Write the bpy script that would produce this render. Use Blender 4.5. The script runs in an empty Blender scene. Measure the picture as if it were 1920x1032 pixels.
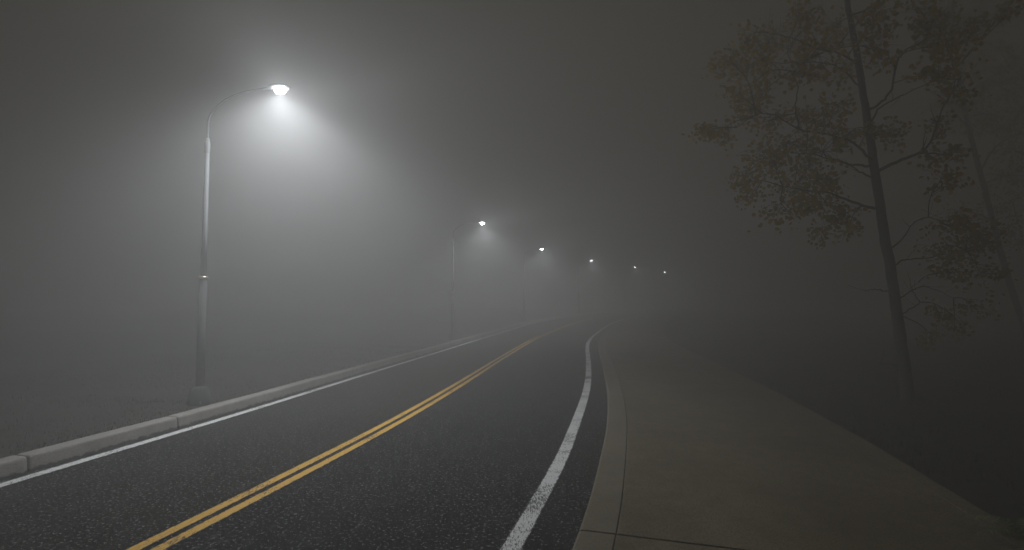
import bpy, bmesh, math, random
from mathutils import Vector, Matrix

random.seed(7)
S = bpy.context.scene
C = S.collection
R = math.radians

# ------------------------------------------------------------------ helpers
CAM_H = 2.30
PITCH = R(2.98)


def ray(px, py):
    u = (px - 960.0) / 960.0
    v = (516.0 - py) / 960.0
    c, s = math.cos(PITCH), math.sin(PITCH)
    return Vector((u, c - v * s, s + v * c))


def on_ground(px, py, h=0.0):
    """point of the ground (height h) that the photograph shows at px, py"""
    d = ray(px, py)
    t = (h - CAM_H) / d.z
    return (d.x * t, d.y * t)


def at(px, py, depth):
    d = ray(px, py)
    t = depth / d.y
    return Vector((d.x * t, depth, CAM_H + d.z * t))


def pchip(pts):
    pts = sorted(pts)
    xs = [p[0] for p in pts]
    ys = [p[1] for p in pts]
    n = len(xs)
    h = [xs[i + 1] - xs[i] for i in range(n - 1)]
    dl = [(ys[i + 1] - ys[i]) / h[i] for i in range(n - 1)]
    m = [0.0] * n
    m[0], m[-1] = dl[0], dl[-1]
    for i in range(1, n - 1):
        if dl[i - 1] * dl[i] <= 0:
            m[i] = 0.0
        else:
            w1 = 2 * h[i] + h[i - 1]
            w2 = h[i] + 2 * h[i - 1]
            m[i] = (w1 + w2) / (w1 / dl[i - 1] + w2 / dl[i])

    def f(x):
        if x <= xs[0]:
            return ys[0] + m[0] * (x - xs[0])
        if x >= xs[-1]:
            return ys[-1] + m[-1] * (x - xs[-1])
        i = 0
        while x > xs[i + 1]:
            i += 1
        t = (x - xs[i]) / h[i]
        t2, t3 = t * t, t * t * t
        return (ys[i] * (2 * t3 - 3 * t2 + 1) + m[i] * h[i] * (t3 - 2 * t2 + t)
                + ys[i + 1] * (-2 * t3 + 3 * t2) + m[i + 1] * h[i] * (t3 - t2))
    return f


def smooth_fn(f, w=1.0):
    """slightly smoothed copy of a curve (removes small reading errors)"""
    def s(y):
        k = w * (0.5 + max(0.0, y) * 0.06)
        return (f(y - 2 * k) + 2 * f(y - k) + 3 * f(y) + 2 * f(y + k) + f(y + 2 * k)) / 9.0
    return s


rise = pchip([(-400, 0), (30, 0), (36, 0.02), (46.5, 0.33), (63.5, 0.68), (78.5, 0.88),
              (94, 1.04), (111, 1.43), (150, 2.0), (210, 2.3), (420, 2.4)])


def gp(px, py, h=0.0):
    x, y = on_ground(px, py, h)
    return (y, x)


# the lines of the road, read where they lie on the ground: depth -> x
left_line = smooth_fn(pchip([(-40, -16.2), (-15, -10.9), (0, -7.75)] +
                  [gp(*p) for p in ((0, 911), (240, 839), (480, 766.7), (640, 716.7), (800, 667.5), (945, 624))] +
                  [(46.5, 1.9), (63.5, 8.9), (78.5, 17.9), (94, 27.2), (111, 35.5), (150, 55), (220, 90)]), 0.6)
mid_line = smooth_fn(pchip([(-40, -13.0), (-15, -7.7), (0, -4.55)] +
                 [gp(*p) for p in ((271, 1032), (500, 916), (713, 806), (836.7, 735.8), (926.7, 680), (980, 648), (1013, 631))] +
                 [(46.5, 5.55), (63.5, 12.7), (78.5, 22.1), (94, 31.5), (111, 39.9), (150, 59.2), (220, 94)]), 0.6)
right_line = smooth_fn(pchip([(-40, -10.5), (-15, -5.0), (0, -1.5)] +
                   [gp(*p) for p in ((957, 1032), (1004, 950), (1055, 855), (1076.8, 800), (1097.7, 740),
                                     (1103, 710), (1103.3, 680), (1102, 645))] +
                   [(34, 5.35), (39.3, 6.72), (44, 8.2), (48.5, 9.75), (63.5, 16.5), (78.5, 26.2), (94, 35.7),
                    (111, 44.2), (150, 63.5), (220, 98)]), 0.35)
kerb_line = smooth_fn(pchip([(-40, -9.9), (-15, -4.45), (0, -0.92)] +
                  [gp(px, py, 0.12) for px, py in ((1071, 1032), (1104, 940), (1127, 850), (1137.5, 800),
                                                   (1139.6, 740), (1132, 690), (1124, 660), (1122, 640))] +
                  [(34, 5.97), (39.3, 7.35), (44, 8.85), (48.5, 10.4), (63.5, 17.2), (78.5, 27), (94, 36.4),
                   (111, 44.9), (150, 64.2), (220, 98.7)]), 0.35)


def frame(f, y):
    """point and unit normal (to the right) of a plan curve"""
    e = 0.05
    d = Vector((f(y + e) - f(y - e), 2 * e))
    d.normalize()
    return Vector((f(y), y)), Vector((d.y, -d.x)), d


def stations(y0=-22.0, y1=150.0):
    ys, y = [], y0
    while y < y1:
        ys.append(y)
        y += 0.3 if y < 20 else (0.6 if y < 45 else 1.5)
    ys.append(y1)
    return ys


def link(name, me, mat=None, parent=None, smooth=False):
    o = bpy.data.objects.new(name, me)
    C.objects.link(o)
    if mat is not None:
        for m in (mat if isinstance(mat, (list, tuple)) else [mat]):
            me.materials.append(m)
    if parent is not None:
        o.parent = parent
    if smooth:
        for p in me.polygons:
            p.use_smooth = True
    return o


def from_lists(name, vs, fs, mat, parent=None, smooth=False, uv=None, mi=None):
    me = bpy.data.meshes.new(name)
    me.from_pydata([tuple(v) for v in vs], [], fs)
    if uv is not None:
        l = me.uv_layers.new(name='UVMap')
        for lp in me.loops:
            l.data[lp.index].uv = uv[lp.vertex_index]
    o = link(name, me, mat, parent, smooth)
    if mi is not None:
        me.polygons.foreach_set('material_index', mi)
    me.update()
    return o


def structure(o):
    o['kind'] = 'structure'
    return o


def thing(name, label, cat, loc, group=None, rz=0.0):
    o = bpy.data.objects.new(name, None)
    C.objects.link(o)
    o.location = loc
    o.rotation_euler = (0, 0, rz)
    o.empty_display_size = 0.3
    o['label'] = label
    o['category'] = cat
    if group:
        o['group'] = group
    return o


def sweep(name, f, profile, mat, ys, smooth=False, dips=None, uvs=False, wob=None):
    """profile: list of (offset to the right, height) swept along plan curve f"""
    vs, fs, uv = [], [], []
    n = len(profile)
    along = 0.0
    prev = None
    for i, y in enumerate(ys):
        p, nn, d = frame(f, y)
        if prev is not None:
            along += (p - prev).length
        prev = p
        lo = dips.get(i, 0.0) if dips else 0.0
        for j, (off, h) in enumerate(profile):
            q = p + nn * off
            z = rise(q.y) + h - (lo if h > 0.05 else 0.0)
            if wob and h > 0.0:
                q = q + nn * wob(along, j)
            vs.append((q.x, q.y, z))
            uv.append((j / (n - 1), along))
    for i in range(len(ys) - 1):
        for j in range(n - 1):
            a = i * n + j
            fs.append((a, a + 1, a + n + 1, a + n))
    return from_lists(name, vs, fs, mat, None, smooth, uv if uvs else None)


# ------------------------------------------------------------------ materials
def new_mat(name):
    m = bpy.data.materials.new(name)
    m.use_nodes = True
    nt = m.node_tree
    b = nt.nodes['Principled BSDF']
    return m, nt, b


def N(nt, t, **kw):
    n = nt.nodes.new(t)
    for k, v in kw.items():
        if k in n.inputs:
            n.inputs[k].default_value = v
        else:
            setattr(n, k, v)
    return n


def noise(nt, vec, scale, detail=3.0, rough=0.55):
    n = N(nt, 'ShaderNodeTexNoise')
    n.inputs['Scale'].default_value = scale
    n.inputs['Detail'].default_value = detail
    n.inputs['Roughness'].default_value = rough
    nt.links.new(vec, n.inputs['Vector'])
    return n.outputs['Fac']


def ramp(nt, fac, stops, interp='LINEAR'):
    r = N(nt, 'ShaderNodeValToRGB')
    r.color_ramp.interpolation = interp
    el = r.color_ramp.elements
    while len(el) < len(stops):
        el.new(0.5)
    for e, (p, c) in zip(el, stops):
        e.position = p
        e.color = (c, c, c, 1) if isinstance(c, (int, float)) else (*c, 1)
    nt.links.new(fac, r.inputs['Fac'])
    return r.outputs['Color']


def mix(nt, fac, a, b, mode='MIX'):
    m = N(nt, 'ShaderNodeMix', data_type='RGBA', blend_type=mode)
    for s, v in ((m.inputs[0], fac), (m.inputs[6], a), (m.inputs[7], b)):
        if isinstance(v, bpy.types.NodeSocket):
            nt.links.new(v, s)
        elif isinstance(v, (int, float)):
            s.default_value = v if s == m.inputs[0] else (v, v, v, 1)
        else:
            s.default_value = (*v, 1)
    return m.outputs[2]


def math_n(nt, op, a, b=None, clamp=False):
    m = N(nt, 'ShaderNodeMath', operation=op, use_clamp=clamp)
    for s, v in ((m.inputs[0], a), (m.inputs[1], b)):
        if v is None:
            continue
        if isinstance(v, bpy.types.NodeSocket):
            nt.links.new(v, s)
        else:
            s.default_value = v
    return m.outputs[0]


def bump(nt, b, h, strength, dist):
    n = N(nt, 'ShaderNodeBump')
    n.inputs['Strength'].default_value = strength
    n.inputs['Distance'].default_value = dist
    nt.links.new(h, n.inputs['Height'])
    nt.links.new(n.outputs['Normal'], b.inputs['Normal'])


def coords(nt):
    return N(nt, 'ShaderNodeTexCoord').outputs['Object']


def mapped(nt, vec, scale, rot=0.0):
    m = N(nt, 'ShaderNodeMapping')
    m.inputs['Scale'].default_value = scale
    m.inputs['Rotation'].default_value = (0, 0, rot)
    nt.links.new(vec, m.inputs['Vector'])
    return m.outputs['Vector']


def asphalt_colour(nt):
    co = coords(nt)
    patch = noise(nt, co, 0.55, 5, 0.65)
    base = ramp(nt, patch, [(0.28, (0.004, 0.004, 0.004)), (0.52, (0.007, 0.007, 0.0069)), (0.72, (0.015, 0.015, 0.0149))])
    streak = noise(nt, mapped(nt, co, (5.0, 1.1, 1.0), R(14)), 1.9, 6, 0.75)
    base = mix(nt, ramp(nt, streak, [(0.53, 0.0), (0.66, 0.85)]), base, (0.080, 0.080, 0.079))
    blot = noise(nt, co, 6.0, 5, 0.7)
    base = mix(nt, ramp(nt, blot, [(0.52, 0.0), (0.68, 0.55)]), base, (0.030, 0.030, 0.0297))
    pale = noise(nt, mapped(nt, co, (1.6, 0.7, 1.0), R(20)), 1.0, 6, 0.75)
    base = mix(nt, ramp(nt, pale, [(0.50, 0.0), (0.62, 0.6)]), base, (0.036, 0.036, 0.0357))
    dark = noise(nt, co, 20.0, 3, 0.6)
    base = mix(nt, ramp(nt, dark, [(0.40, 0.95), (0.54, 0.0)]), base, (0.003, 0.003, 0.003))
    grain = noise(nt, co, 30.0, 3, 0.6)
    base = mix(nt, ramp(nt, grain, [(0.595, 0.0), (0.645, 0.95)]), base, (0.34, 0.34, 0.336))
    return co, base, grain, patch


def make_asphalt():
    m, nt, b = new_mat('asphalt')
    co, col, grain, patch = asphalt_colour(nt)
    nt.links.new(col, b.inputs['Base Color'])
    b.inputs['Roughness'].default_value = 0.9
    b.inputs['Specular IOR Level'].default_value = 0.08
    fine = noise(nt, co, 60.0, 3, 0.6)
    bump(nt, b, grain, 1.0, 0.012)
    return m


def make_paint(name, rgb, wear, cracks=0.0, along_scale=9.0):
    """worn road paint: ragged edges and asphalt showing through, from the strip's own u/v"""
    m, nt, b = new_mat(name)
    co, asp, grain, patch = asphalt_colour(nt)
    uv = N(nt, 'ShaderNodeUVMap').outputs['UV']
    sep = N(nt, 'ShaderNodeSeparateXYZ')
    nt.links.new(uv, sep.inputs[0])
    u = sep.outputs[0]
    edge = math_n(nt, 'MULTIPLY', math_n(nt, 'ABSOLUTE', math_n(nt, 'SUBTRACT', u, 0.5)), 2.0)
    rag = noise(nt, co, 11.0, 6, 0.75)
    e = math_n(nt, 'ADD', edge, math_n(nt, 'MULTIPLY', math_n(nt, 'SUBTRACT', rag, 0.5), 0.75))
    keep = ramp(nt, e, [(0.80, 1.0), (0.86, 0.0)])
    worn = noise(nt, mapped(nt, co, (58.0, 13.0, 1.0), R(14)), 1.0, 6, 0.75)
    area = noise(nt, co, 1.3, 3, 0.6)
    wsum = math_n(nt, 'ADD', worn, math_n(nt, 'MULTIPLY', math_n(nt, 'SUBTRACT', area, 0.5), 0.5))
    hole = ramp(nt, wsum, [(0.62 - wear, 1.0), (0.72 - wear, 0.0)])
    hole = math_n(nt, 'SUBTRACT', 1.0, hole)
    # hole: 1 = paint gone
    gone = ramp(nt, wsum, [(0.57 - wear * 0.5, 0.0), (0.63 - wear * 0.5, 0.9)])
    keep2 = math_n(nt, 'MULTIPLY', keep, math_n(nt, 'SUBTRACT', 1.0, gone))
    if cracks > 0:
        cr = N(nt, 'ShaderNodeTexNoise', noise_dimensions='1D')
        cr.inputs['Scale'].default_value = 0.42
        cr.inputs['Detail'].default_value = 1.0
        wv = math_n(nt, 'ADD', sep.outputs[1], math_n(nt, 'MULTIPLY', rag, 0.22))
        nt.links.new(wv, cr.inputs['W'])
        c1 = math_n(nt, 'ABSOLUTE', math_n(nt, 'SUBTRACT', cr.outputs['Fac'], 0.5))
        crk = ramp(nt, c1, [(0.0018, 0.55), (0.005, 1.0)])
        keep2 = math_n(nt, 'MULTIPLY', keep2, crk)
    tone = noise(nt, co, 24.0, 4, 0.7)
    dirt = noise(nt, mapped(nt, co, (18.0, 3.0, 1.0), R(16)), 1.0, 4, 0.7)
    pc = mix(nt, ramp(nt, tone, [(0.3, 0.0), (0.75, 0.45)]), rgb, tuple(c * 0.75 for c in rgb))
    pc = mix(nt, ramp(nt, dirt, [(0.5, 0.0), (0.8, 0.5)]), pc, tuple(c * 0.5 for c in rgb))
    col = mix(nt, keep2, asp, pc)
    nt.links.new(col, b.inputs['Base Color'])
    b.inputs['Roughness'].default_value = 0.75
    fine = noise(nt, co, 60.0, 3, 0.6)
    bump(nt, b, fine, 0.7, 0.005)
    return m


def make_concrete(name, dark, light, stain, fleck=0.5, dirt=0.0):
    m, nt, b = new_mat(name)
    co = coords(nt)
    big = noise(nt, co, 0.7, 5, 0.65)
    mid = noise(nt, co, 5.0, 5, 0.65)
    fine = noise(nt, co, 55.0, 3, 0.6)
    c = ramp(nt, big, [(0.3, dark), (0.7, light)])
    c = mix(nt, ramp(nt, mid, [(0.45, 0.0), (0.75, 0.55)]), c, stain)
    c = mix(nt, ramp(nt, fine, [(0.40, fleck), (0.52, 0.0)]), c, tuple(x * 0.45 for x in dark))
    if dirt:
        # asphalt splashed along the foot of the kerb, ragged along its length
        sp = N(nt, 'ShaderNodeSeparateXYZ')
        nt.links.new(co, sp.inputs[0])
        zz = math_n(nt, 'ADD', sp.outputs[2], math_n(nt, 'MULTIPLY', math_n(nt, 'SUBTRACT', noise(nt, co, 7.0, 5, 0.7), 0.5), 0.16))
        c = mix(nt, ramp(nt, zz, [(dirt * 0.5, 0.9), (dirt, 0.0)]), c, (0.02, 0.02, 0.02))
    nt.links.new(c, b.inputs['Base Color'])
    b.inputs['Roughness'].default_value = 0.88
    b.inputs['Specular IOR Level'].default_value = 0.25
    h = math_n(nt, 'ADD', math_n(nt, 'MULTIPLY', mid, 1.4), math_n(nt, 'MULTIPLY', fine, 0.3))
    bump(nt, b, h, 0.5, 0.006)
    return m


def make_plain(name, c1, c2, scale, rough=0.7, metal=0.0, bmp=0.0):
    m, nt, b = new_mat(name)
    co = coords(nt)
    n = noise(nt, co, scale, 4, 0.65)
    nt.links.new(ramp(nt, n, [(0.3, c1), (0.7, c2)]), b.inputs['Base Color'])
    b.inputs['Roughness'].default_value = rough
    b.inputs['Metallic'].default_value = metal
    if bmp:
        bump(nt, b, n, 0.6, bmp)
    return m


def make_leaf(name, c1, c2, c3):
    m, nt, b = new_mat(name)
    geo = N(nt, 'ShaderNodeNewGeometry')
    rnd = geo.outputs['Random Per Island']
    col = ramp(nt, rnd, [(0.0, c1), (0.55, c2), (1.0, c3)])
    nt.links.new(col, b.inputs['Base Color'])
    b.inputs['Roughness'].default_value = 0.6
    b.inputs['Specular IOR Level'].default_value = 0.2
    tr = N(nt, 'ShaderNodeBsdfTranslucent')
    nt.links.new(col, tr.inputs['Color'])
    mx = N(nt, 'ShaderNodeMixShader')
    mx.inputs[0].default_value = 0.45
    nt.links.new(b.outputs[0], mx.inputs[1])
    nt.links.new(tr.outputs[0], mx.inputs[2])
    nt.links.new(mx.outputs[0], nt.nodes['Material Output'].inputs['Surface'])
    return m


M_asphalt = make_asphalt()
M_white = make_paint('white_paint', (0.90, 0.90, 0.90), 0.0, 0.0)
M_white2 = make_paint('white_paint_worn', (0.93, 0.93, 0.93), 0.07, 1.0)
M_yellow = make_paint('yellow_paint', (0.95, 0.545, 0.075), 0.02, 0.0)
M_kerb = make_concrete('kerb_concrete', (0.31, 0.29, 0.27), (0.42, 0.40, 0.375), (0.20, 0.187, 0.172), 0.35, dirt=0.055)
M_pave = make_concrete('pavement_concrete', (0.145, 0.119, 0.074), (0.245, 0.204, 0.132), (0.090, 0.072, 0.043), 0.75)
M_pavekerb = make_concrete('pale_pavement_concrete', (0.185, 0.158, 0.112), (0.235, 0.203, 0.148), (0.145, 0.122, 0.085), 0.4)
M_soil = make_plain('soil', (0.010, 0.0095, 0.007), (0.028, 0.026, 0.019), 3.0, 0.95, 0, 0.03)
M_turf = make_plain('turf', (0.010, 0.012, 0.007), (0.024, 0.027, 0.016), 4.0, 0.95, 0, 0.04)
M_steel = make_plain('galvanised_steel', (0.12, 0.124, 0.128), (0.17, 0.174, 0.178), 9.0, 0.7, 0.1, 0.0)
M_base = make_plain('painted_base', (0.045, 0.046, 0.046), (0.07, 0.071, 0.071), 11.0, 0.95, 0.0, 0.0)
M_head = make_plain('lamp_housing', (0.20, 0.205, 0.21), (0.26, 0.265, 0.27), 9.0, 0.5, 0.5, 0.0)
M_ring = make_plain('brass_band', (0.42, 0.36, 0.26), (0.55, 0.48, 0.36), 20.0, 0.35, 0.8, 0.0)
M_bark = make_plain('bark', (0.045, 0.042, 0.039), (0.105, 0.099, 0.090), 14.0, 0.95, 0, 0.03)
M_leaf = make_leaf('autumn_leaf', (0.31, 0.220, 0.030), (0.50, 0.350, 0.045), (0.40, 0.315, 0.052))
M_fern = make_leaf('fern_leaf', (0.14, 0.18, 0.08), (0.20, 0.25, 0.11), (0.28, 0.31, 0.16))
M_grass = make_leaf('grass_blade', (0.024, 0.030, 0.015), (0.045, 0.050, 0.024), (0.08, 0.074, 0.045))

LAMP_COL = (0.965, 1.0, 1.03)
m, nt, b = new_mat('lit_lens')
nt.nodes.remove(b)
em = N(nt, 'ShaderNodeEmission')
em.inputs['Color'].default_value = (*LAMP_COL, 1)
em.inputs['Strength'].default_value = 100.0
nt.links.new(em.outputs[0], nt.nodes['Material Output'].inputs['Surface'])
M_lens = m

# ------------------------------------------------------------------ ground
EXT = (-150.0, 210.0, -70.0, 230.0)          # x0, x1, y0, y1


def grid_coords(a, b, fine0, fine1, step, coarse):
    r, x = [], a
    while x < b:
        r.append(x)
        x += step if fine0 <= x < fine1 else coarse
    r.append(b)
    return r


vs, fs = [], []
gx = grid_coords(EXT[0], EXT[1], -20, 30, 2.0, 8.0)
gy = grid_coords(EXT[2], EXT[3], -10, 60, 2.0, 6.0)
for y in gy:
    for x in gx:
        vs.append((x, y, rise(y) - 0.10))
for j in range(len(gy) - 1):
    for i in range(len(gx) - 1):
        a = j * len(gx) + i
        fs.append((a, a + 1, a + len(gx) + 1, a + len(gx)))
structure(from_lists('ground', vs, fs, M_soil))

YS = stations(-40.0, 220.0)

# road surface between the two kerbs
vs, fs = [], []
K = 8
for y in YS:
    p, n, d = frame(left_line, y)
    a = p - n * 0.45
    p2, n2, d2 = frame(kerb_line, y)
    b_ = p2 + n2 * 0.06
    for k in range(K + 1):
        q = a.lerp(b_, k / K)
        vs.append((q.x, q.y, rise(q.y)))
for i in range(len(YS) - 1):
    for k in range(K):
        a = i * (K + 1) + k
        fs.append((a, a + 1, a + K + 2, a + K + 1))
structure(from_lists('road', vs, fs, M_asphalt, smooth=True))

strip = lambda c, w: [(c - w / 2, 0.004), (c, 0.004), (c + w / 2, 0.004)]
structure(sweep('edge_line', left_line, strip(0.0, 0.20), M_white, YS, uvs=True))
structure(sweep('edge_line', right_line, strip(0.0, 0.215), M_white2, YS, uvs=True))
structure(sweep('centre_line', mid_line, strip(-0.108, 0.145), M_yellow, YS, uvs=True))
structure(sweep('centre_line', mid_line, strip(0.108, 0.145), M_yellow, YS, uvs=True))

# left kerb: cast lengths with rounded ends and open joints
KERB_PROF = [(0.0, -0.02), (-0.018, 0.180), (-0.026, 0.203), (-0.045, 0.216), (-0.09, 0.221), (-0.24, 0.223),
             (-0.268, 0.216), (-0.28, 0.19), (-0.282, -0.02)]
KERB_OFF = -0.205
vs, fs = [], []
rk = random.Random(3)
y = 7.0
for _ in range(9):
    y -= 2.43 * frame(left_line, y - 1.2)[2].y
while y < 120:
    L = 2.43
    p, n, d = frame(left_line, y)
    dy = d.y
    y1 = y + L * dy
    tilt = rk.uniform(-0.012, 0.012)
    lift = rk.uniform(-0.004, 0.004)
    side = rk.uniform(-0.010, 0.010)
    cols = [0.011, 0.022, 0.04, 0.07, 0.4, 0.8, 1.2, 1.6, 2.0, L - 0.07, L - 0.04, L - 0.022, L - 0.011]
    shr = [0.016, 0.006, 0.002, 0, 0, 0, 0, 0, 0, 0, 0.002, 0.006, 0.016]
    base = len(vs)
    for s, sh in zip(cols, shr):
        p, n, d = frame(left_line, y + s * dy)
        for off, h in KERB_PROF:
            o2 = off if off > -0.2 else off + 0
            o2 = o2 - sh if off > -0.15 else o2 + sh
            hh = h - sh * (1.0 if h > 0.05 else 0) + lift + tilt * (s / L - 0.5) + rk.uniform(-0.0015, 0.0015)
            q = p + n * (KERB_OFF + o2 + side + rk.uniform(-0.002, 0.002))
            vs.append((q.x, q.y, rise(q.y) + hh))
    P = len(KERB_PROF)
    for i in range(len(cols) - 1):
        for j in range(P - 1):
            a = base + i * P + j
            fs.append((a, a + P, a + P + 1, a + 1))
    fs.append(tuple(base + j for j in range(P)))
    fs.append(tuple(base + (len(cols) - 1) * P + j for j in reversed(range(P))))
    y = y1
structure(from_lists('kerb', vs, fs, M_kerb, smooth=False))

# pavement and its kerb on the right
JOINTS = [-14.0, -4.45, 5.02, 14.6, 24.2, 33.8, 43.0, 52.0]
ys2, dips = [], {}
base_ys = sorted(YS)
pts = [(yy, 0.0) for yy in base_ys if all(abs(yy - j) > 0.05 for j in JOINTS)]
for j in JOINTS:
    pts += [(j - 0.016, 0.0), (j - 0.007, 0.022), (j + 0.007, 0.022), (j + 0.016, 0.0)]
pts.sort()
for i, (yy, dp) in enumerate(pts):
    ys2.append(yy)
    if dp:
        dips[i] = dp
structure(sweep('kerb', kerb_line, [(-0.012, -0.02), (-0.006, 0.085), (0.004, 0.108), (0.022, 0.119), (0.05, 0.121),
                                    (0.338, 0.123), (0.346, 0.119), (0.350, 0.098)], M_pavekerb, ys2, dips=dips))
structure(sweep('pavement', kerb_line, [(0.350, 0.097), (0.356, 0.118), (0.364, 0.122), (1.2, 0.124), (2.2, 0.126), (3.2, 0.124),
                                        (3.80, 0.122), (3.806, 0.117), (3.812, 0.122), (4.00, 0.121), (4.035, 0.112),
                                        (4.05, 0.09), (4.06, -0.09)], M_pave, ys2, dips=dips))

# verges: uneven turf on the left, bare woodland floor on the right
from mathutils import noise as mn


def uneven(x, y, a):
    return a * (mn.noise(Vector((x * 0.35, y * 0.35, 0))) + 0.5 * mn.noise(Vector((x * 1.1, y * 1.1, 3))) +
                0.25 * mn.noise(Vector((x * 3.1, y * 3.1, 5))))


def verge(name, f, side, start, base, far, mat, amp, bank):
    offs = [0.0, 0.08, 0.2, 0.4, 0.7, 1.0, 1.4, 1.8, 2.3, 2.8, 3.4, 4.0, 4.8, 5.6, 6.5, 7.5, 9, 11, 14, 18, 24, 34, 50, 75]
    offs = [o for o in offs if o <= far]
    ys = [yy for yy in YS if -30 < yy < 150]
    vs, fs = [], []
    for yy in ys:
        p, n, d = frame(f, yy)
        for o in offs:
            # keep the far part of the sheet from folding where the road bends
            q = p + n * side * (start + min(o, 6.0))
            if o > 6.0:
                q.x += side * (o - 6.0)
            w = min(1.0, o / 0.7)
            vs.append((q.x, q.y, rise(q.y) + base + bank(o) + uneven(q.x, q.y, amp) * w))
    n_ = len(offs)
    for i in range(len(ys) - 1):
        for j in range(n_ - 1):
            a = i * n_ + j
            fs.append((a, a + 1, a + n_ + 1, a + n_) if side > 0 else (a, a + n_, a + n_ + 1, a + 1))
    return structure(from_lists(name, vs, fs, mat, smooth=True))


left_bank = lambda o: 0.02 * min(o, 6.0)
right_bank = lambda o: -0.05 * min(1.0, o / 0.4) + 0.0 * o
verge('turf_verge', left_line, -1, 0.478, 0.165, 75, M_turf, 0.06, left_bank)
verge('woodland_floor', kerb_line, 1, 4.045, 0.085, 75, M_soil, 0.05, right_bank)


def grass_field(name, f, side, start, base, bank, amp, n, y0, y1, o1, hmin, hmax, label):
    rg = random.Random(sum(map(ord, label)))
    vs, fs = [], []
    for _ in range(n):
        yy = y0 + (y1 - y0) * rg.random() ** 1.6
        o = o1 * rg.random() ** 1.3
        p, nn, d = frame(f, yy)
        q = p + nn * side * (start + o)
        patch = mn.noise(Vector((q.x * 0.9, q.y * 0.9, 11)))
        if patch < -0.28 + 0.35 * rg.random() - 0.2:
            continue
        z = rise(q.y) + base + bank(o) + uneven(q.x, q.y, amp) * min(1, o / 0.7) - 0.01
        h = rg.uniform(hmin, hmax) * (0.65 + 0.6 * max(0, patch + 0.4))
        a = rg.uniform(0, 2 * math.pi)
        w = rg.uniform(0.003, 0.006)
        lean = rg.uniform(0.1, 0.75) * h
        dx, dy = math.cos(a), math.sin(a)
        px, py = -dy * w, dx * w
        k = len(vs)
        vs += [(q.x - px, q.y - py, z), (q.x + px, q.y + py, z),
               (q.x + px * .7 + dx * lean * .4, q.y + py * .7 + dy * lean * .4, z + h * .62),
               (q.x - px * .7 + dx * lean * .4, q.y - py * .7 + dy * lean * .4, z + h * .62),
               (q.x + dx * lean, q.y + dy * lean, z + h)]
        fs += [(k, k + 1, k + 2, k + 3), (k + 3, k + 2, k + 4)]
    o = from_lists(name, vs, fs, M_grass)
    o['kind'] = 'stuff'
    o['label'] = label
    o['category'] = 'grass'
    return o


grass_field('grass', left_line, -1, 0.49, 0.165, left_bank, 0.06, 34000, 3.0, 24.0, 9.0, 0.03, 0.085,
            'rough grass growing behind the left kerb around the lamp posts')
grass_field('grass', kerb_line, 1, 4.09, 0.085, right_bank, 0.05, 8000, 2.0, 16.0, 6.0, 0.05, 0.14,
            'sparse dark grass on the ground beside the pavement under the trees')


# ------------------------------------------------------------------ tubes
def catmull(pts, sub):
    out = []
    n = len(pts)
    for i in range(n - 1):
        p0 = pts[max(0, i - 1)]
        p1, p2 = pts[i], pts[i + 1]
        p3 = pts[min(n - 1, i + 2)]
        for k in range(sub):
            t = k / sub
            out.append(0.5 * ((2 * p1) + (-p0 + p2) * t + (2 * p0 - 5 * p1 + 4 * p2 - p3) * t * t +
                              (-p0 + 3 * p1 - 3 * p2 + p3) * t ** 3))
    out.append(pts[-1])
    return out


def tube_into(vs, fs, pts, radii, seg=8, cap=True, rough=0.0, rg=random):
    base = len(vs)
    n = len(pts)
    up = Vector((0.31, 0.17, 0.93)).normalized()
    ref = None
    for i, p in enumerate(pts):
        d = (pts[min(n - 1, i + 1)] - pts[max(0, i - 1)])
        if d.length < 1e-9:
            d = Vector((0, 0, 1))
        d.normalize()
        if ref is None:
            ref = d.cross(Vector((0, 1, 0)) if abs(d.y) < 0.9 else Vector((1, 0, 0))).normalized()
        ref = (ref - d * ref.dot(d)).normalized()
        bi = d.cross(ref)
        for k in range(seg):
            a = 2 * math.pi * k / seg
            r = radii[i] * (1 + (rg.uniform(-rough, rough) if rough else 0))
            vs.append(p + ref * (math.cos(a) * r) + bi * (math.sin(a) * r))
    for i in range(n - 1):
        for k in range(seg):
            a = base + i * seg + k
            b_ = base + i * seg + (k + 1) % seg
            fs.append((a, b_, b_ + seg, a + seg))
    if cap:
        fs.append(tuple(base + k for k in reversed(range(seg))))
        fs.append(tuple(base + (n - 1) * seg + k for k in range(seg)))


def lathe_into(vs, fs, prof, seg=24, centre=(0, 0)):
    base = len(vs)
    for r, z in prof:
        for k in range(seg):
            a = 2 * math.pi * k / seg
            vs.append(Vector((centre[0] + r * math.cos(a), centre[1] + r * math.sin(a), z)))
    for i in range(len(prof) - 1):
        for k in range(seg):
            a = base + i * seg + k
            b_ = base + i * seg + (k + 1) % seg
            fs.append((a, b_, b_ + seg, a + seg))
    fs.append(tuple(base + k for k in reversed(range(seg))))
    fs.append(tuple(base + (len(prof) - 1) * seg + k for k in range(seg)))


# ------------------------------------------------------------------ street lamps
LAMP_GROUP = 'street lamps along the left kerb'
ARM = 1.68
HEAD_Z = 6.50        # lens height above the foot of the pole


LAMP_W = 1020.0
# light thrown at each angle from straight down (1) over level (0) to straight up (-1): a road lantern's lop-sided
# beam, strong on the road side and shielded towards the verge
BEAM_ROAD = [(1.0, 1.45), (0.9, 1.45), (0.75, 1.55), (0.6, 1.40), (0.45, 0.78), (0.30, 0.42), (0.12, 0.38), (-0.1, 0.48), (-0.25, 0.50),
             (-0.4, 0.30), (-0.55, 0.0), (-1.0, 0.0)]
BEAM_VERGE = [(1.0, 1.3), (0.9, 1.15), (0.68, 0.85), (0.5, 0.35), (0.35, 0.08), (0.15, 0.0), (0.0, 0.0), (-0.2, 0.0), (-1.0, 0.0)]


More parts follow.
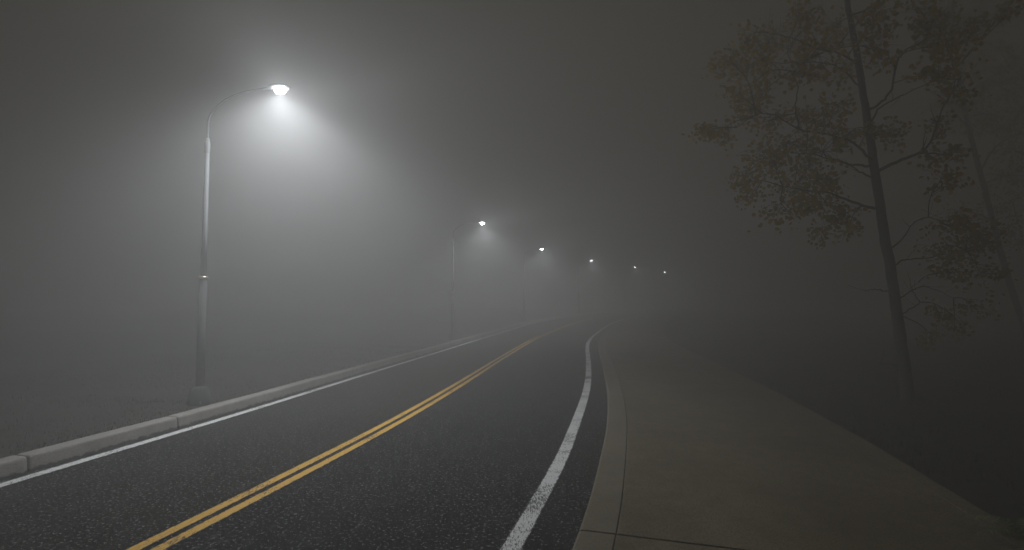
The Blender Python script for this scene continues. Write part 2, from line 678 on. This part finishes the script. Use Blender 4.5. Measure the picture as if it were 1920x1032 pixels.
def make_lamp_light():
    ld = bpy.data.lights.new('lamp_light', 'POINT')
    ld.energy = LAMP_W
    ld.color = LAMP_COL
    ld.shadow_soft_size = 0.0
    ld.use_nodes = True
    nt = ld.node_tree
    em = nt.nodes['Emission']
    sep = N(nt, 'ShaderNodeSeparateXYZ')
    nt.links.new(N(nt, 'ShaderNodeTexCoord').outputs['Normal'], sep.inputs[0])
    c = math_n(nt, 'MULTIPLY', math_n(nt, 'ADD', math_n(nt, 'MULTIPLY', sep.outputs[2], -1.0), 1.0), 0.5)
    total = None
    for beam, sgn in ((BEAM_ROAD, 1.0), (BEAM_VERGE, -1.0)):
        r = ramp(nt, c, [((k + 1) / 2, v / 4) for k, v in sorted(beam)])
        side = math_n(nt, 'ADD', math_n(nt, 'MULTIPLY', sep.outputs[0], sgn), 0.5, clamp=True)
        part = math_n(nt, 'MULTIPLY', r, side)
        total = part if total is None else math_n(nt, 'ADD', total, part)
    # the lamp is a broad glowing bowl, not a point: soften the light close to it
    soft = N(nt, 'ShaderNodeLightFalloff')
    soft.inputs['Strength'].default_value = 4.0
    soft.inputs['Smooth'].default_value = 0.45
    nt.links.new(math_n(nt, 'MULTIPLY', total, soft.outputs['Quadratic']), em.inputs['Strength'])
    return ld


def make_lamp(label):
    root = thing('street_lamp', label, 'street lamp', (0, 0, 0), LAMP_GROUP)
    vs, fs = [], []
    lathe_into(vs, fs, [(0.215, -0.25), (0.215, 0.10), (0.208, 0.17), (0.19, 0.25), (0.165, 0.315), (0.13, 0.355), (0.088, 0.37)])
    base = from_lists('pole_base', vs, fs, M_base, root, True)
    for k in range(4):
        vs, fs = [], []
        a = math.pi / 4 + k * math.pi / 2
        lathe_into(vs, fs, [(0.020, 0.02), (0.020, 0.075), (0.012, 0.085)], 8, (0.222 * math.cos(a), 0.222 * math.sin(a)))
        from_lists('anchor_bolt', vs, fs, M_steel, base)
    vs, fs = [], []
    lathe_into(vs, fs, [(0.082, 0.30), (0.080, 1.2), (0.075, 2.62)])
    from_lists('lower_pole', vs, fs, M_base, root, True)
    vs, fs = [], []
    lathe_into(vs, fs, [(0.077, 2.60), (0.096, 2.605), (0.100, 2.625), (0.096, 2.645), (0.060, 2.66)])
    from_lists('collar', vs, fs, M_ring, root, True)
    vs, fs = [], []
    lathe_into(vs, fs, [(0.056, 2.665), (0.052, 3.8), (0.045, 5.25), (0.042, 5.60)])
    from_lists('upper_pole', vs, fs, M_steel, root, True)
    vs, fs = [], []
    lathe_into(vs, fs, [(0.046, 5.28), (0.056, 5.29), (0.057, 5.50), (0.043, 5.52)])
    from_lists('arm_clamp', vs, fs, M_steel, root, True)
    vs, fs = [], []
    arm = catmull([Vector(p) for p in ((0, 0, 5.58), (0, 0, 5.85), (0.015, 0, 6.02), (0.13, 0, 6.22), (0.42, 0, 6.42),
                                       (0.85, 0, 6.545), (ARM - 0.30, 0, 6.595))], 6)
    rad = [0.022 - 0.006 * i / (len(arm) - 1) for i in range(len(arm))]
    tube_into(vs, fs, arm, rad, 12)
    from_lists('arm', vs, fs, M_steel, root, True)
    # flat oval head: rings along the arm
    vs, fs = [], []
    sec = [(-0.36, 0.026, 0.026), (-0.26, 0.040, 0.034), (-0.20, 0.105, 0.046), (-0.10, 0.155, 0.058), (0.03, 0.168, 0.062),
           (0.13, 0.150, 0.054), (0.19, 0.105, 0.042), (0.215, 0.045, 0.02)]
    seg = 18
    for sx, w, hh in sec:
        for k in range(seg):
            a = 2 * math.pi * k / seg
            z = math.sin(a) * hh
            if z < 0:
                z *= 0.42
            vs.append(Vector((ARM + sx, math.cos(a) * w, HEAD_Z + 0.075 + z)))
    for i in range(len(sec) - 1):
        for k in range(seg):
            a, b_ = i * seg + k, i * seg + (k + 1) % seg
            fs.append((a, a + seg, b_ + seg, b_))
    fs.append(tuple(k for k in range(seg)))
    fs.append(tuple((len(sec) - 1) * seg + k for k in reversed(range(seg))))
    head = from_lists('lamp_head', vs, fs, M_head, root, True)
    # sagging bowl lens, lit
    vs, fs = [], []
    rings = [(1.0, 0.052), (0.985, 0.026), (0.93, -0.002), (0.78, -0.026), (0.42, -0.042), (0.06, -0.046)]
    for s, z in rings:
        for k in range(seg):
            a = 2 * math.pi * k / seg
            vs.append(Vector((ARM + 0.02 + math.cos(a) * 0.128 * s, math.sin(a) * 0.100 * s, HEAD_Z + z)))
    for i in range(len(rings) - 1):
        for k in range(seg):
            a, b_ = i * seg + k, i * seg + (k + 1) % seg
            fs.append((a, a + seg, b_ + seg, b_))
    fs.append(tuple((len(rings) - 1) * seg + k for k in range(seg)))
    from_lists('lens', vs, fs, M_lens, head, True)
    lo_data = make_lamp_light()
    lo = bpy.data.objects.new('lamp_light', lo_data)
    C.objects.link(lo)
    lo.parent = head
    lo.location = (ARM + 0.02, 0, HEAD_Z - 0.07)
    return root


def copy_tree(o, parent=None):
    c = o.copy()
    C.objects.link(c)
    if parent is not None:
        c.parent = parent
    for ch in list(o.children):
        copy_tree(ch, c)
    return c


LAMPS = [  # foot x, y, label
    (10.6, 'nearest street lamp, its whole steel pole and curved arm showing under a glaring white light'),
    (28.75, 'second nearest street lamp, thin faint pole under a small white light with a soft glow'),
    (46.6, 'third street lamp along the bend, a small white light without a glow around it'),
    (63.9, 'fourth street lamp counted from the nearest, a tiny white light in the fog'),
    (79.2, 'fifth street lamp counted from the nearest, a faint white point in the fog'),
    (94.8, 'second farthest street lamp, a faint speck of light low in the fog'),
    (112.0, 'farthest street lamp, the last and rightmost speck of light deep in the fog'),
]
proto = None
for y, lab in LAMPS:
    p, n, d = frame(left_line, y)
    q = p - n * 0.90
    if proto is None:
        proto = make_lamp(lab)
        dim_light = [p for p in proto.children_recursive if p.type == 'LIGHT'][0].data.copy()
        dim_light.energy *= 0.5          # farther lamps' light turned down to tame their glow in the fog
        o = proto
    else:
        o = copy_tree(proto)
        for part in o.children_recursive:
            if part.type == 'LIGHT':
                part.data = dim_light
        o['label'] = lab
    o.location = (q.x, q.y, rise(q.y) + 0.18)
    o.rotation_euler = (0, 0, math.atan2(n.y, n.x))


# ------------------------------------------------------------------ trees
def leaf_into(vs, fs, mi, c, nrm, r, rg):
    nrm = nrm.normalized()
    t = nrm.cross(Vector((rg.uniform(-1, 1), rg.uniform(-1, 1), rg.uniform(-1, 1))))
    if t.length < 1e-4:
        t = Vector((1, 0, 0))
    t.normalize()
    b_ = nrm.cross(t)
    k = len(vs)
    shape = [(1.05, 0.0), (0.55, 0.78), (-0.25, 0.92), (-0.88, 0.40), (-0.88, -0.40), (-0.25, -0.92), (0.55, -0.78)]
    for a, w in shape:
        vs.append(c + t * (a * r) + b_ * (w * r * 0.95) + nrm * (0.18 * r * abs(w)))
    fs.append(tuple(range(k, k + 7)))
    mi.append(0)


def make_tree(label, base, trunk_px, depth, branches, clusters, leaf_r, dens, seed, lean_depth=0.0):
    """trunk_px: (px, py, radius in m); branches: lists of (px, py, depth offset) with start radius"""
    rg = random.Random(seed)
    root = thing('aspen_tree', label, 'tree', base)
    inv = Matrix.Translation(-Vector(base))

    def loc(px, py, dz=0.0):
        return inv @ at(px, py, depth + dz)
    n = len(trunk_px)
    tp = [loc(px, py, lean_depth * i / n) for i, (px, py, r) in enumerate(trunk_px)]
    rad = pchip([(i, r) for i, (px, py, r) in enumerate(trunk_px)])
    pts = catmull(tp, 6)
    radii = [rad(i / 6.0) for i in range(len(pts))]
    for i in range(1, len(pts) - 1):
        pts[i] = pts[i] + Vector((rg.uniform(-1, 1), rg.uniform(-1, 1), 0)) * 0.010
    foot = pts[0] - Vector((0, 0, 0.25))
    pts = [foot] + pts
    radii = [radii[0] * 1.35] + [radii[0] * 1.18] + radii[1:]
    vs, fs = [], []
    tube_into(vs, fs, pts, radii, 14, True, 0.05, rg)
    from_lists('trunk', vs, fs, M_bark, root, True)
    nodes = []
    for r0, pl in branches:
        bp = catmull([loc(*p) for p in pl], 5)
        for i in range(2, len(bp)):
            bp[i] = bp[i] + Vector([rg.uniform(-1, 1) for _ in range(3)]) * 0.018
        m_ = len(bp)
        br = [max(0.004, r0 * (1 - 0.8 * i / (m_ - 1))) for i in range(m_)]
        vs, fs = [], []
        tube_into(vs, fs, bp, br, 8, True, 0.06, rg)
        # a few bare side twigs
        for _ in range(max(1, m_ // 5)):
            i = rg.randrange(m_ // 3, m_)
            p = bp[i]
            d = Vector((rg.uniform(-1, 1), rg.uniform(-1, 1), rg.uniform(-0.3, 1))).normalized()
            L = rg.uniform(0.18, 0.55)
            tw = [p, p + d * L * 0.5 + Vector((0, 0, 0.03)), p + d * L + Vector((rg.uniform(-.08, .08), 0, 0.08))]
            tw = catmull(tw, 3)
            tube_into(vs, fs, tw, [max(0.003, br[i] * 0.55 * (1 - 0.75 * q / (len(tw) - 1))) for q in range(len(tw))], 5, True, 0, rg)
        from_lists('branch', vs, fs, M_bark, root, True)
        nodes += bp[1:]
    nodes += [p for p in pts if p.z > 3.0]
    # crown: leaves on twigs, gathered in loose clusters
    vs, fs, mi = [], [], []
    tvs, tfs = [], []
    scale = depth / 960.0
    for cl in clusters:
        px, py, rx, ry = cl[:4]
        rx, ry = rx * 1.3 + 4, ry * 1.3 + 4
        k = cl[4] if len(cl) > 4 else 1.0
        dz = rg.uniform(-1.1, 1.1) * min(1.6, 0.6 + rx * scale)
        c = loc(px, py, dz)
        near = min(nodes, key=lambda q: (q - c).length)
        mid = near.lerp(c, 0.5) + Vector((rg.uniform(-.12, .12), rg.uniform(-.12, .12), rg.uniform(-0.02, .15)))
        link_ = catmull([near, mid, c], 5)
        tube_into(tvs, tfs, link_, [0.013 - 0.008 * q / (len(link_) - 1) for q in range(len(link_))], 5, True, 0, rg)
        nt_ = max(5, int(dens * k * (rx * ry) ** 0.5 * 0.38))
        for _ in range(nt_):
            # twig tip inside the cluster's ellipsoid, thinner towards the rim
            while True:
                e = Vector((rg.uniform(-1, 1), rg.uniform(-1, 1), rg.uniform(-1, 1)))
                if e.length < 1:
                    break
            tip = c + Vector((e.x * rx * scale, e.y * rx * scale * 0.8, e.z * ry * scale))
            s = link_[rg.randrange(len(link_) // 2, len(link_))]
            md = s.lerp(tip, 0.55) + Vector((0, 0, rg.uniform(0.0, 0.08)))
            tw = catmull([s, md, tip], 3)
            tube_into(tvs, tfs, tw, [0.0055 - 0.0035 * q / (len(tw) - 1) for q in range(len(tw))], 4, True, 0, rg)
            for _l in range(rg.randint(5, 9)):
                t = rg.uniform(0.35, 1.0) ** 0.7
                q = s.lerp(tip, t)
                q = q + Vector((rg.gauss(0, 0.10), rg.gauss(0, 0.10), rg.gauss(-0.03, 0.09)))
                nr = Vector((rg.gauss(0, 0.8), rg.gauss(-0.55, 0.7), rg.gauss(0.3, 0.6)))
                leaf_into(vs, fs, mi, q, nr, leaf_r * rg.uniform(0.7, 1.15), rg)
    k = len(vs)
    from_lists('crown', vs + tvs, fs + [tuple(i + k for i in f) for f in tfs], (M_leaf, M_bark), root, False,
               mi=mi + [1] * len(tfs))
    return root


bx, by = on_ground(1703, 748, 0.04)
main_trunk = [(1703, 748, 0.140), (1690, 650, 0.122), (1672, 520, 0.110), (1655, 420, 0.103), (1640, 320, 0.096), (1622, 200, 0.083),
              (1607, 100, 0.072), (1588, 0, 0.060), (1572, -110, 0.045), (1560, -230, 0.028), (1556, -320, 0.010)]
main_branches = [
    (0.036, [(1640, 391, 0.2), (1600, 380, 0.0), (1560, 364, -0.2), (1515, 357, -0.4), (1470, 350, -0.5)]),
    (0.030, [(1633, 312, 0.2), (1600, 309, 0.1), (1560, 300, 0.3), (1520, 290, 0.4), (1475, 285, 0.5)]),
    (0.030, [(1634, 300, 0.2), (1604, 272, 0.0), (1562, 254, -0.2), (1500, 243, -0.4), (1460, 220, -0.5), (1425, 214, -0.6), (1380, 240, -0.7)]),
    (0.024, [(1636, 334, 0.2), (1612, 322, 0.1), (1585, 305, -0.3), (1550, 300, -0.6)]),
    (0.028, [(1610, 122, 0.3), (1572, 100, 0.2), (1530, 92, 0.0), (1480, 70, -0.2), (1440, 62, -0.3)]),
    (0.022, [(1498, 243, -0.4), (1492, 205, -0.5), (1494, 160, -0.6), (1480, 130, -0.5)]),
    (0.024, [(1618, 175, 0.3), (1590, 140, 0.6), (1555, 120, 0.9), (1500, 118, 1.2), (1420, 120, 1.4), (1375, 130, 1.3)]),
    (0.040, [(1648, 320, 0.2), (1690, 300, 0.1), (1728, 286, 0.0), (1748, 258, -0.1), (1764, 212, -0.2), (1790, 160, -0.2)]),
    (0.032, [(1630, 206, 0.2), (1655, 190, 0.1), (1672, 165, 0.0), (1680, 120, -0.1), (1700, 94, -0.2), (1735, 72, -0.3), (1770, 20, -0.3)]),
    (0.026, [(1633, 230, 0.2), (1652, 200, 0.5), (1690, 180, 0.7), (1730, 160, 0.9), (1790, 130, 1.1)]),
    (0.022, [(1728, 286, 0.0), (1770, 290, 0.3), (1812, 282, 0.5)]),
    (0.022, [(1662, 473, 0.2), (1690, 450, 0.1), (1712, 420, -0.1), (1740, 408, -0.3), (1790, 420, -0.4)]),
    (0.020, [(1672, 502, 0.2), (1690, 490, 0.2), (1712, 486, 0.1), (1760, 480, 0.2), (1810, 470, 0.4)]),
    (0.016, [(1674, 548, 0.2), (1655, 545, 0.1), (1637, 543, 0.0), (1622, 546, -0.1)]),
    (0.018, [(1684, 562, 0.2), (1703, 550, 0.1), (1718, 540, 0.0), (1740, 538, 0.0), (1790, 560, 0.2)]),
    (0.016, [(1688, 594, 0.2), (1704, 580, 0.1), (1722, 570, 0.0), (1716, 553, -0.1), (1708, 542, -0.1), (1722, 528, -0.1)]),
    (0.013, [(1690, 690, 0.2), (1670, 684, 0.1), (1645, 682, 0.0)]),
    (0.024, [(1590, 30, 0.2), (1640, 10, 0.0), (1670, -30, -0.1), (1720, -60, -0.2)]),
    (0.022, [(1580, -60, 0.2), (1530, -90, 0.0), (1480, -100, -0.1)]),
]
main_clusters = [
    (1362, 112, 26, 22), (1350, 128, 16, 12), (1322, 244, 18, 9, 1.3), (1352, 254, 26, 12, 1.4), (1395, 82, 14, 30), (1402, 130, 34, 28),
    (1375, 180, 20, 20), (1440, 70, 34, 34), (1432, 135, 42, 36), (1500, 24, 34, 20), (1520, 36, 22, 12), (1485, 88, 40, 36),
    (1535, 100, 40, 44), (1560, 60, 38, 34), (1512, 140, 36, 26), (1418, 190, 30, 30), (1390, 210, 26, 28), (1440, 228, 36, 20),
    (1560, 190, 40, 24), (1545, 230, 34, 24), (1500, 215, 26, 26), (1590, 130, 24, 22), (1480, 270, 44, 30), (1428, 285, 34, 28), (1540, 285, 46, 30),
    (1590, 250, 28, 20), (1396, 330, 26, 18), (1385, 350, 16, 14), (1410, 372, 36, 8), (1452, 305, 34, 30), (1510, 325, 40, 30), (1490, 360, 44, 26),
    (1560, 335, 34, 24), (1480, 400, 40, 22), (1530, 395, 44, 26), (1540, 440, 30, 18), (1580, 400, 26, 22), (1590, 440, 20, 12),
    (1650, 40, 26, 30), (1635, 70, 22, 26), (1655, 105, 28, 22), (1630, 25, 18, 20), (1672, 250, 20, 24), (1640, 245, 18, 14),
    (1720, 20, 40, 24), (1770, 30, 48, 30), (1740, 55, 30, 22), (1790, 90, 46, 36), (1740, 95, 28, 20), (1830, 50, 36, 26),
    (1760, 140, 30, 26), (1800, 150, 40, 36), (1770, 330, 34, 18), (1800, 282, 32, 16), (1740, 300, 18, 10), (1755, 235, 18, 22),
    (1790, 430, 40, 26), (1820, 470, 44, 34), (1760, 465, 32, 22), (1840, 515, 34, 22), (1790, 505, 34, 22), (1830, 580, 40, 12, 0.8),
    (1786, 590, 24, 16, 0.8), (1790, 615, 34, 14, 0.8), (1755, 640, 16, 10, 0.6), (1850, 440, 34, 30), (1885, 18, 20, 10), (1905, 12, 18, 10),
    # above the picture
    (1720, -50, 46, 34), (1640, -50, 50, 40), (1520, -70, 50, 36), (1470, -95, 36, 26), (1560, -150, 60, 40), (1620, -160, 50, 40),
    (1570, -230, 50, 40), (1530, -200, 36, 30), (1565, -310, 34, 40), (1800, -40, 50, 30),
]
make_tree('nearer leaning tree with a dark bare lower trunk and brownish leaves beside the pavement',
          (bx, by, 0.03), main_trunk, by, main_branches, main_clusters, 0.051, 1.0, 21, 0.9)

d2 = 24.0
fx = at(1950, 700, d2)
back_trunk = [(1950, 692, 0.145), (1916, 600, 0.128), (1884, 500, 0.119), (1858, 400, 0.111), (1837, 320, 0.106), (1815, 235, 0.098), (1800, 150, 0.085),
              (1790, 60, 0.068), (1786, -60, 0.051), (1784, -170, 0.017)]
back_branches = [
    (0.04, [(1838, 322, 0.2), (1862, 282, 0.1), (1890, 260, 0), (1925, 250, 0)]),
    (0.04, [(1815, 240, 0.2), (1795, 215, 0.3), (1770, 180, 0.4), (1740, 170, 0.5)]),
    (0.035, [(1805, 180, 0.2), (1850, 150, 0), (1890, 120, -0.2)]),
    (0.035, [(1795, 100, 0.2), (1760, 60, 0.2), (1730, 40, 0.3)]),
    (0.035, [(1862, 415, 0.2), (1830, 400, -0.2), (1790, 395, -0.5)]),
    (0.035, [(1870, 445, 0.2), (1900, 420, 0.2), (1940, 410, 0.2)]),
    (0.03, [(1795, 120, 0.2), (1840, 60, 0.2), (1880, 40, 0.3)]),
]
back_clusters = [
    (1800, 190, 46, 40, 1.5), (1845, 210, 46, 40, 1.5), (1770, 200, 34, 30, 1.3), (1830, 140, 44, 36, 1.3), (1880, 160, 44, 36, 1.3), (1870, 240, 40, 36, 1.3),
    (1915, 200, 40, 40, 1.3), (1905, 280, 40, 34), (1880, 330, 36, 26), (1810, 240, 36, 18), (1915, 110, 40, 34), (1870, 90, 40, 30),
    (1760, 110, 40, 34), (1790, 40, 46, 34), (1740, 50, 36, 26), (1845, 40, 40, 30), (1900, 380, 46, 34), (1930, 330, 40, 40),
    (1820, 395, 44, 24), (1870, 440, 44, 30), (1920, 460, 40, 34), (1950, 240, 40, 50), (1960, 150, 40, 50), (1790, 400, 30, 20),
    (1790, -40, 60, 40), (1750, -80, 50, 40), (1840, -60, 50, 40), (1785, -150, 50, 50), (1890, 0, 50, 36),
]
make_tree('farther dim tree at the right edge, behind the larger leaning tree',
          (fx.x, fx.y, 0.03), back_trunk, d2, back_branches, back_clusters, 0.055, 1.1, 5, 0.6)


# ------------------------------------------------------------------ fern
def make_fern(label, x, y, z, n, size, seed, name='fern_plant', cat='fern'):
    rg = random.Random(seed)
    root = thing(name, label, cat, (x, y, z))
    for k in range(n):
        a = 2 * math.pi * k / n + rg.uniform(-0.25, 0.25)
        L = size * rg.uniform(0.75, 1.1)
        dirv = Vector((math.cos(a), math.sin(a), 0))
        side = Vector((-dirv.y, dirv.x, 0))
        lift = rg.uniform(0.38, 0.62)
        vs, fs = [], []
        M_ = 18
        pts = []
        for i in range(M_ + 1):
            t = i / M_
            pts.append(dirv * (L * (0.12 * t + 0.8 * t ** 1.3)) + Vector((0, 0, L * (lift * 2.1 * t - 1.75 * lift * t * t))) +
                       side * (0.06 * L * math.sin(3 * t + k)))
        tube_into(vs, fs, pts, [0.0045 * (1 - 0.8 * i / M_) + 0.0008 for i in range(M_ + 1)], 5, True, 0, rg)
        for i in range(4, M_):
            t = i / M_
            w = L * 0.20 * math.sin(math.pi * min(1, (t * 0.93 + 0.08))) ** 0.8
            d = (pts[i + 1] - pts[i - 1]).normalized()
            for sg in (-1, 1):
                s2 = (side * sg - side * 0).normalized()
                tip = pts[i] + s2 * w + d * w * 0.32 - Vector((0, 0, w * rg.uniform(0.15, 0.35)))
                hw = L / M_ * 0.40
                q = len(vs)
                m1 = pts[i].lerp(tip, 0.45) + Vector((0, 0, 0.05 * w))
                vs += [pts[i] - d * hw * .7, m1 - d * hw, tip, m1 + d * hw, pts[i] + d * hw * .7]
                fs.append((q, q + 1, q + 2, q + 3, q + 4))
        from_lists('frond', vs, fs, M_fern, root)
    return root


fx1, fy1 = on_ground(1905, 1030, 0.10)
make_fern('dark green fern leaning over the pavement edge in the lower right corner', fx1 + 0.22, fy1 + 0.02, 0.06, 11, 0.55, 4)

# ------------------------------------------------------------------ fog
hz = bpy.data.meshes.new('haze')
bm = bmesh.new()
bmesh.ops.create_cube(bm, size=1.0)
x0, x1, y0, y1 = EXT[0] - 2, EXT[1] + 2, EXT[2] - 2, EXT[3] + 2
z0, z1 = -1.3, 16.5
for v in bm.verts:
    v.co = Vector((x0 if v.co.x < 0 else x1, y0 if v.co.y < 0 else y1, z0 if v.co.z < 0 else z1))
bm.to_mesh(hz)
bm.free()
m = bpy.data.materials.new('fog')
m.use_nodes = True
nt = m.node_tree
nt.nodes.remove(nt.nodes['Principled BSDF'])
pv = N(nt, 'ShaderNodeVolumePrincipled')
pv.inputs['Color'].default_value = (0.985, 0.985, 0.985, 1)
pv.inputs['Density'].default_value = 0.039
pv.inputs['Anisotropy'].default_value = 0.3
nt.links.new(pv.outputs[0], nt.nodes['Material Output'].inputs['Volume'])
ho = link('haze', hz, m)
ho['kind'] = 'stuff'
ho['label'] = 'dense night fog over the road'
ho['category'] = 'fog'

# ------------------------------------------------------------------ night sky
w = bpy.data.worlds.new('World')
S.world = w
w.use_nodes = True
bg = w.node_tree.nodes['Background']
bg.inputs['Color'].default_value = (1.0, 0.88, 0.66, 1)
bg.inputs['Strength'].default_value = 0.032

# ------------------------------------------------------------------ camera and render
cd = bpy.data.cameras.new('camera')
cam = bpy.data.objects.new('camera', cd)
C.objects.link(cam)
cd.sensor_width = 36.0
cd.lens = 18.0
cd.clip_end = 1000.0
cam.location = (0, 0, CAM_H)
cam.rotation_euler = (R(90) + PITCH, 0, 0)
S.camera = cam

S.view_settings.view_transform = 'Standard'
S.view_settings.look = 'None'
S.view_settings.exposure = 0.0
S.view_settings.gamma = 1.0
cy = S.cycles
cy.max_bounces = 10
cy.diffuse_bounces = 2
cy.glossy_bounces = 2
cy.transmission_bounces = 2
cy.volume_bounces = 7
cy.use_denoising = True
cy.sample_clamp_indirect = 4.0
